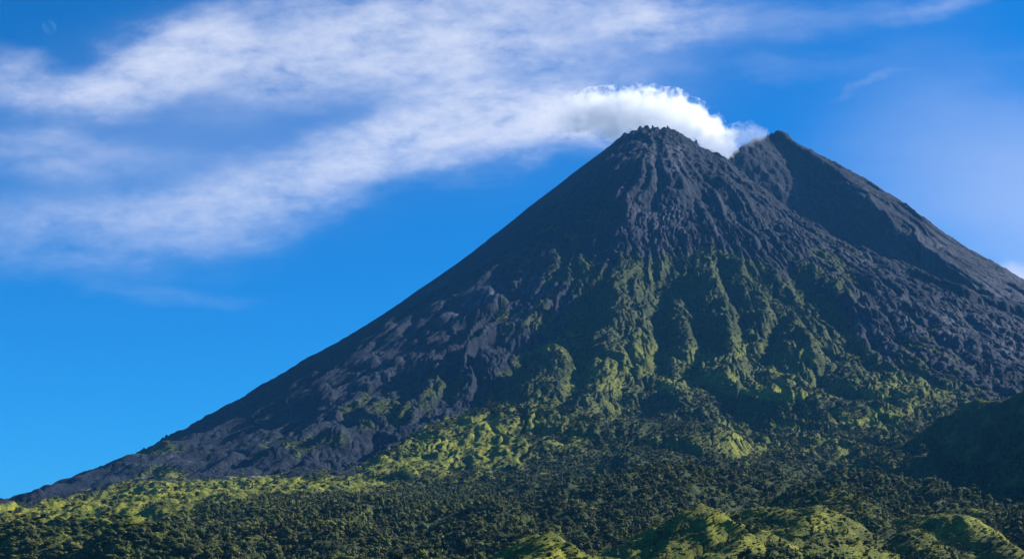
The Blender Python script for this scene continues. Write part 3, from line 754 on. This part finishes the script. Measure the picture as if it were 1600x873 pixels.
# forest on the foreland
Xt, Yt = seed_points(115000, 760, 3700)
Zt, wh = top_height(Xt, Yt)
pxt, pyt, vg, gs, _ = ground_masks(Xt, Yt, Zt)
hill_d = np.array([h[5] for h in HILLS])
gl = np.where(wh >= 0, 0.0, np.maximum(gs, 1.2 * blobs(pxt, pyt, CLEAR, 345)))
clump = fbm(Xt / 120, Yt / 120, 3, 801)
prob = vg * (1 - 0.93 * sstep(gl, 0.25, 0.6)) * (1 - 0.6 * sstep(pyt, 690, 600)) * np.where(wh >= 0, hill_d[np.clip(wh, 0, 99)], 1.0)
prob = prob * np.clip(0.85 + 0.7 * clump, 0.15, 1)
sel = rng.uniform(0, 1, len(Xt)) < prob
Xt, Yt, Zt, wh, pxt, pyt = (a[sel] for a in (Xt, Yt, Zt, wh, pxt, pyt))
n = len(Xt)
ht = np.clip(rng.lognormal(math.log(7.6), 0.48, n), 2.8, 19) * (1 - 0.45 * sstep(Yt, 1800, 3000)) * np.where((wh >= 0) & (wh < 7), 0.5, 1.0)
wd = ht * rng.uniform(0.8, 1.25, n)
tz = rng.uniform(0, 6.28, n)
kk = rng.choice(len(KINDS), n, p=[.22, .22, .12, .16, .20, .08])
P = np.stack([Xt, Yt, Zt - 0.4], -1); S = np.stack([wd, wd, ht], -1)
# the 300 that show largest are individuals
vis = (pxt > 4) & (pxt < 1596) & (HZ - F * (Zt + ht * 0.6) / Yt < 868)
# hidden behind ground in front?
tvis = np.ones(n, bool)
for fr in np.linspace(0.45, 0.985, 40):
    zz, _ = top_height(Xt * fr, Yt * fr)
    tvis &= ~((zz > (Zt + ht * 0.75) * fr) & (Yt * fr > 760))
score = np.where(vis & tvis, ht * F / Yt, 0)
order = np.argsort(-score)[:298]
order = order[score[order] > 0]
solo = np.zeros(n, bool); solo[order] = True
scatter_object('forest', P[~solo], S[~solo], tz[~solo], kk[~solo], tree_protos, 'dense mixed forest covering the slope below the volcano', 'forest')

proto_tree = {}
def plant_tree(p, s, rz, k, label, group, name='tree'):
    root = link(bpy.data.objects.new(name, None)); root.location = p; root.rotation_euler = (0, 0, rz); root.scale = s
    root.empty_display_size = 0.1
    tag(root, label, 'tree', group)
    if k not in proto_tree:
        a = bpy.data.objects.new('trunk', TRUNKS[k]); b = bpy.data.objects.new('crown', CROWNS[k]); proto_tree[k] = (a, b)
        link(a, root); link(b, root)
    else:
        for q in proto_tree[k]: link(q.copy(), root)
    return root
def zone(px, k, on_hill):
    kn = {'round': 'round leafy', 'tall': 'slender tall', 'spread': 'broad spreading'}[KINDS[k][0]]
    if on_hill:
        return '%s tree dotted on the grassy hills along the bottom of the picture' % kn, '%s trees dotted on the grassy hills' % kn
    if px < 270: w = 'below the bright grassy crest at the far left'
    elif px < 560: w = 'in the dark wood at the bottom left'
    elif px < 800: w = 'in the wood left of the small bright hilltop'
    elif px < 1040: w = 'in the wood around the small bright hilltop'
    else: w = 'in the wood around the lit hills at the bottom right'
    return '%s tree %s' % (kn, w), '%s trees %s' % (kn, w)
for i in order:
    lb, gp = zone(pxt[i], kk[i], 0 <= wh[i] < 7)
    plant_tree(P[i], S[i], tz[i], int(kk[i]), lb, gp)

# the lone lit tree standing before the shaded hill
def lone():
    best = None
    for px in range(1436, 1482, 4):
        for py in range(708, 730, 4):
            u, v = (px - 800) / F, (HZ - py) / F
            D = np.arange(1700, 3300, 4.0); t, w = top_height(u * D, D)
            hit = np.argmax(t > v * D)
            x, y, z = u * D[hit], D[hit], float(t[hit]) + 11
            k = np.arange(12, 1500, 6.0); g, _ = top_height(x + sx * k, y + sy * k)
            clear = float(np.min(z + sz * k - g))
            if best is None or clear > best[0]: best = (clear, x, y, float(t[hit]), px, py)
    clear, x, y, z, px, py = best

    plant_tree((x, y, z - 0.5), (19, 19, 24), 0.7, 3, 'lone pale tree standing out against the steep dark hill', None)
lone()

# scrub on the volcano's green flank
Xb, Yb = seed_points(150000, 2600, 5200, 60)
Zb = detail_height(Xb, Yb, sample(Xb, Yb))
pxb, pyb, vb, gb, _ = ground_masks(Xb, Yb, Zb)
pb = sstep(vb, 0.3, 0.8) * (0.55 + 0.45 * sstep(pyb, 480, 640)) * (1 - 0.8 * sstep(gb, 0.3, 0.7)) * np.clip(0.75 + 0.8 * fbm(Xb / 60, Yb / 60, 3, 811), 0.1, 1)
sb = rng.uniform(0, 1, len(Xb)) < pb
Xb, Yb, Zb, pyb = Xb[sb], Yb[sb], Zb[sb], pyb[sb]
hb = np.clip(rng.lognormal(math.log(3.4), 0.45, len(Xb)), 1.4, 9)
scatter_object('shrubs', np.stack([Xb, Yb, Zb - 0.5], -1), np.stack([hb * 1.2, hb * 1.2, hb], -1), rng.uniform(0, 6.28, len(Xb)), rng.integers(0, 3, len(Xb)), scrub_protos, 'dark green scrub clothing the gullied lower flank of the volcano', 'scrub')

# tussocks and low bushes on the grassy crests and the hills in front
def low_growth():
    Xs, Ys, Zs, Gs, Bs = [], [], [], [], []
    Xg, Yg = seed_points(330000, 1350, 3600, 60)
    Zg, wg = top_height(Xg, Yg)
    pg_, qg_, vgg, ggs, _ = ground_masks(Xg, Yg, Zg)
    cl = np.clip(blobs(pg_, qg_, CLEAR, 345), 0, 1)
    m = (wg < 0) & (rng.uniform(0, 1, len(Xg)) < np.maximum(sstep(ggs, 0.2, 0.5), sstep(cl, 0.15, 0.5)) * 0.9 * (vgg > 0.4) * (1 - 0.8 * sstep(ggs, 0.25, 0.7) * (1 - sstep(qg_, 795, 825))))
    big = np.ones(len(Xg)) * (1 + 0.9 * sstep(qg_, 775, 830))
    Xs.append(Xg[m]); Ys.append(Yg[m]); Zs.append(Zg[m]); Gs.append(ggs[m] * (1 - 0.75 * sstep(qg_[m], 790, 830))); Bs.append(big[m])
    for k, (xs, ys, hz, gr, cell, dens) in enumerate(HILLS[:7]):
        n = int(hz.size * cell * cell / 9.0)
        x = rng.uniform(xs[0], xs[-1], n); y = rng.uniform(ys[0], ys[-1], n)
        z, w = top_height(x, y)
        m = w == k; x, y, z = x[m], y[m], z[m]
        ix = np.round((x - xs[0]) / cell).astype(int); iy = np.round((y - ys[0]) / cell).astype(int)
        Xs.append(x); Ys.append(y); Zs.append(z); Gs.append(gr[iy, ix]); Bs.append(np.full(len(x), 0.8))
    Xa, Ya, Za, Ga, Ba = (np.concatenate(v) for v in (Xs, Ys, Zs, Gs, Bs))
    n = len(Xa); h = Ba * np.clip(rng.lognormal(math.log(1.3), 0.42, n), 0.5, 3.5); t = rng.uniform(0, 6.28, n); k = rng.integers(0, 3, n)
    gprob = np.clip(0.42 + 1.05 * Ga + 0.25 * fbm(Xa / 25, Ya / 25, 3, 821), 0.04, 0.97)
    q = rng.uniform(0, 1, n) < gprob
    Pa = np.stack([Xa, Ya, Za - 0.3], -1)
    scatter_object('grass', Pa[q], np.stack([h * 1.6, h * 1.6, h * 0.6], -1)[q], t[q], k[q], tuss_protos, 'yellow green tall grass on the sunlit crests and hilltops', 'grass')
    h = h * 1.6; q = ~q
    pr = [bpy.data.objects.new('low_bush_kind', p.data) for p in bush_protos]
    scatter_object('undergrowth', Pa[q], np.stack([h * 1.2, h * 1.2, h], -1)[q], t[q], k[q], pr, 'low olive green bushes between the grass on the crests and hilltops', 'bushes')
low_growth()

# ------------------------------------------------------------------ steam plume
def plume():
    D = 6260.0; s = D / F
    def W(px, py, d=D): return ((px - 800) / F * d, d, (HZ - py) / F * d)
    rnd = random.Random(5)
    blobs_ = [(1135,232,18),(1120,218,26),(1100,204,32),(1075,194,36),(1045,186,42),(1010,182,44),(985,178,42),(955,178,38),(925,178,35),(898,180,32),(875,183,30),(850,186,28),(825,189,26),
              (990,160,24),(1030,166,26),(1060,172,26),(940,160,22),(900,162,20),(1090,186,24),(1112,196,20),(1015,215,30),(960,200,28),(1060,215,30),(1130,240,16),
              (1148,214,19),(1160,211,19),(1172,209,18),(1184,209,15),(1150,228,15),(1190,212,11)]
    bm = bmesh.new()
    for (px, py, rp) in blobs_:
        c = Vector(W(px, py)); bmesh.ops.create_icosphere(bm, subdivisions=3, radius=rp * s * 1.18, matrix=Matrix.Translation(c))
    me = bpy.data.meshes.new('plume'); bm.to_mesh(me); bm.free()
    o = link(bpy.data.objects.new('steam_plume', me))
    rm = o.modifiers.new('remesh', 'REMESH'); rm.mode = 'VOXEL'; rm.voxel_size = 9.0
    tag(o, 'bright white steam plume billowing from the crater and drifting left', 'steam plume', kind='stuff')
    m, N = mat('steam')
    g = N.n('ShaderNodeNewGeometry'); P = g.outputs['Position']
    w = N.vmath('SUBTRACT', N.noise(P, 0.012, 3, 0.6, out='Color'), (0.5, 0.5, 0.5))
    Pw = N.vmath('ADD', P, N.vmath('MULTIPLY', w, (80, 60, 80)))
    acc = None
    for (px, py, rp) in blobs_:
        c = W(px, py)
        mp = N.mapping(Pw, loc=c, sc=(rp * s,) * 3, typ='TEXTURE')
        gr = N.n('ShaderNodeTexGradient', gradient_type='SPHERICAL'); N.put(gr.inputs[0], mp)
        acc = gr.outputs[1] if acc is None else N.math('MAXIMUM', acc, gr.outputs[1])
    nz = N.noise(P, 0.020, 6, 0.66)
    x = N.math('ADD', acc, N.math('MULTIPLY_ADD', nz, 2.1, -1.15))
    sp = N.n('ShaderNodeSeparateXYZ'); N.put(sp.inputs[0], P)
    left = N.step(sp.outputs[0], W(835, 0)[0], W(950, 0)[0], 0.02, 1.0)
    right = N.step(sp.outputs[0], W(1125, 0)[0], W(1165, 0)[0], 1.0, 0.22)
    dn = N.math('MULTIPLY', N.math('MULTIPLY', N.step(x, 0.0, 0.2), 0.022), N.math('MULTIPLY', left, right))
    v = N.n('ShaderNodeVolumePrincipled'); v.inputs['Color'].default_value = (1, 1, 1, 1)
    N.put(v.inputs['Density'], dn); v.inputs['Anisotropy'].default_value = 0.5
    v.inputs['Density Attribute'].default_value = ''
    finish(N, None, v.outputs[0])
    me.materials.append(m)
plume()

# ------------------------------------------------------------------ day moon
def moon():
    D = 90000.0; px, py = 77, 43
    u, v = (px - 800) / F, (HZ - py) / F
    L = math.sqrt(1 + u * u + v * v); c = Vector((u, 1, v)) / L * D
    bm = bmesh.new(); bmesh.ops.create_uvsphere(bm, u_segments=48, v_segments=24, radius=D * 0.0042)
    for f in bm.faces: f.smooth = True
    m, N = mat('moon_rock'); g = N.n('ShaderNodeTexCoord')
    col = N.mix(N.step(N.noise(g.outputs['Object'], 0.006, 4, 0.6), 0.42, 0.6), (0.016, 0.018, 0.02, 1), (0.04, 0.042, 0.046, 1))
    d0 = N.n('ShaderNodeBsdfDiffuse'); N.put(d0.inputs[0], col); d1 = N.n('ShaderNodeBsdfTranslucent'); N.put(d1.inputs[0], col)
    d = N.n('ShaderNodeMixShader'); d.inputs[0].default_value = 0.45; N.t.links.new(d0.outputs[0], d.inputs[1]); N.t.links.new(d1.outputs[0], d.inputs[2]); t = N.n('ShaderNodeBsdfTransparent'); a = N.n('ShaderNodeAddShader')
    N.t.links.new(d.outputs[0], a.inputs[0]); N.t.links.new(t.outputs[0], a.inputs[1])
    t2 = N.n('ShaderNodeBsdfTransparent'); ms = N.n('ShaderNodeMixShader'); ge = N.n('ShaderNodeNewGeometry')
    N.t.links.new(ge.outputs['Backfacing'], ms.inputs[0]); N.t.links.new(a.outputs[0], ms.inputs[1]); N.t.links.new(t2.outputs[0], ms.inputs[2]); finish(N, ms.outputs[0])
    o = link(bpy.data.objects.new('moon', to_mesh(bm, 'moon', m))); o.location = c
    tag(o, 'faint pale daytime moon in the deep blue sky at upper left', 'moon')
moon()

# ------------------------------------------------------------------ the air
def haze():
    bm = bmesh.new(); bmesh.ops.create_cube(bm, size=1.0)
    m, N = mat('air'); v = N.n('ShaderNodeVolumePrincipled')
    v.inputs['Color'].default_value = HAZE_COLOR; v.inputs['Density'].default_value = HAZE_DENSITY; v.inputs['Anisotropy'].default_value = 0.0
    finish(N, None, v.outputs[0])
    o = link(bpy.data.objects.new('haze', to_mesh(bm, 'haze', m)))
    z0, z1 = -200.0, 2320.0
    o.scale = (130000, 130000, z1 - z0); o.location = (0, 3000, (z0 + z1) / 2)
    tag(o, 'thin blue haze in the air between viewer and mountain', 'haze', kind='stuff')
HAZE_COLOR = (0.12, 0.48, 1.0, 1); HAZE_DENSITY = 1.6e-5
haze()
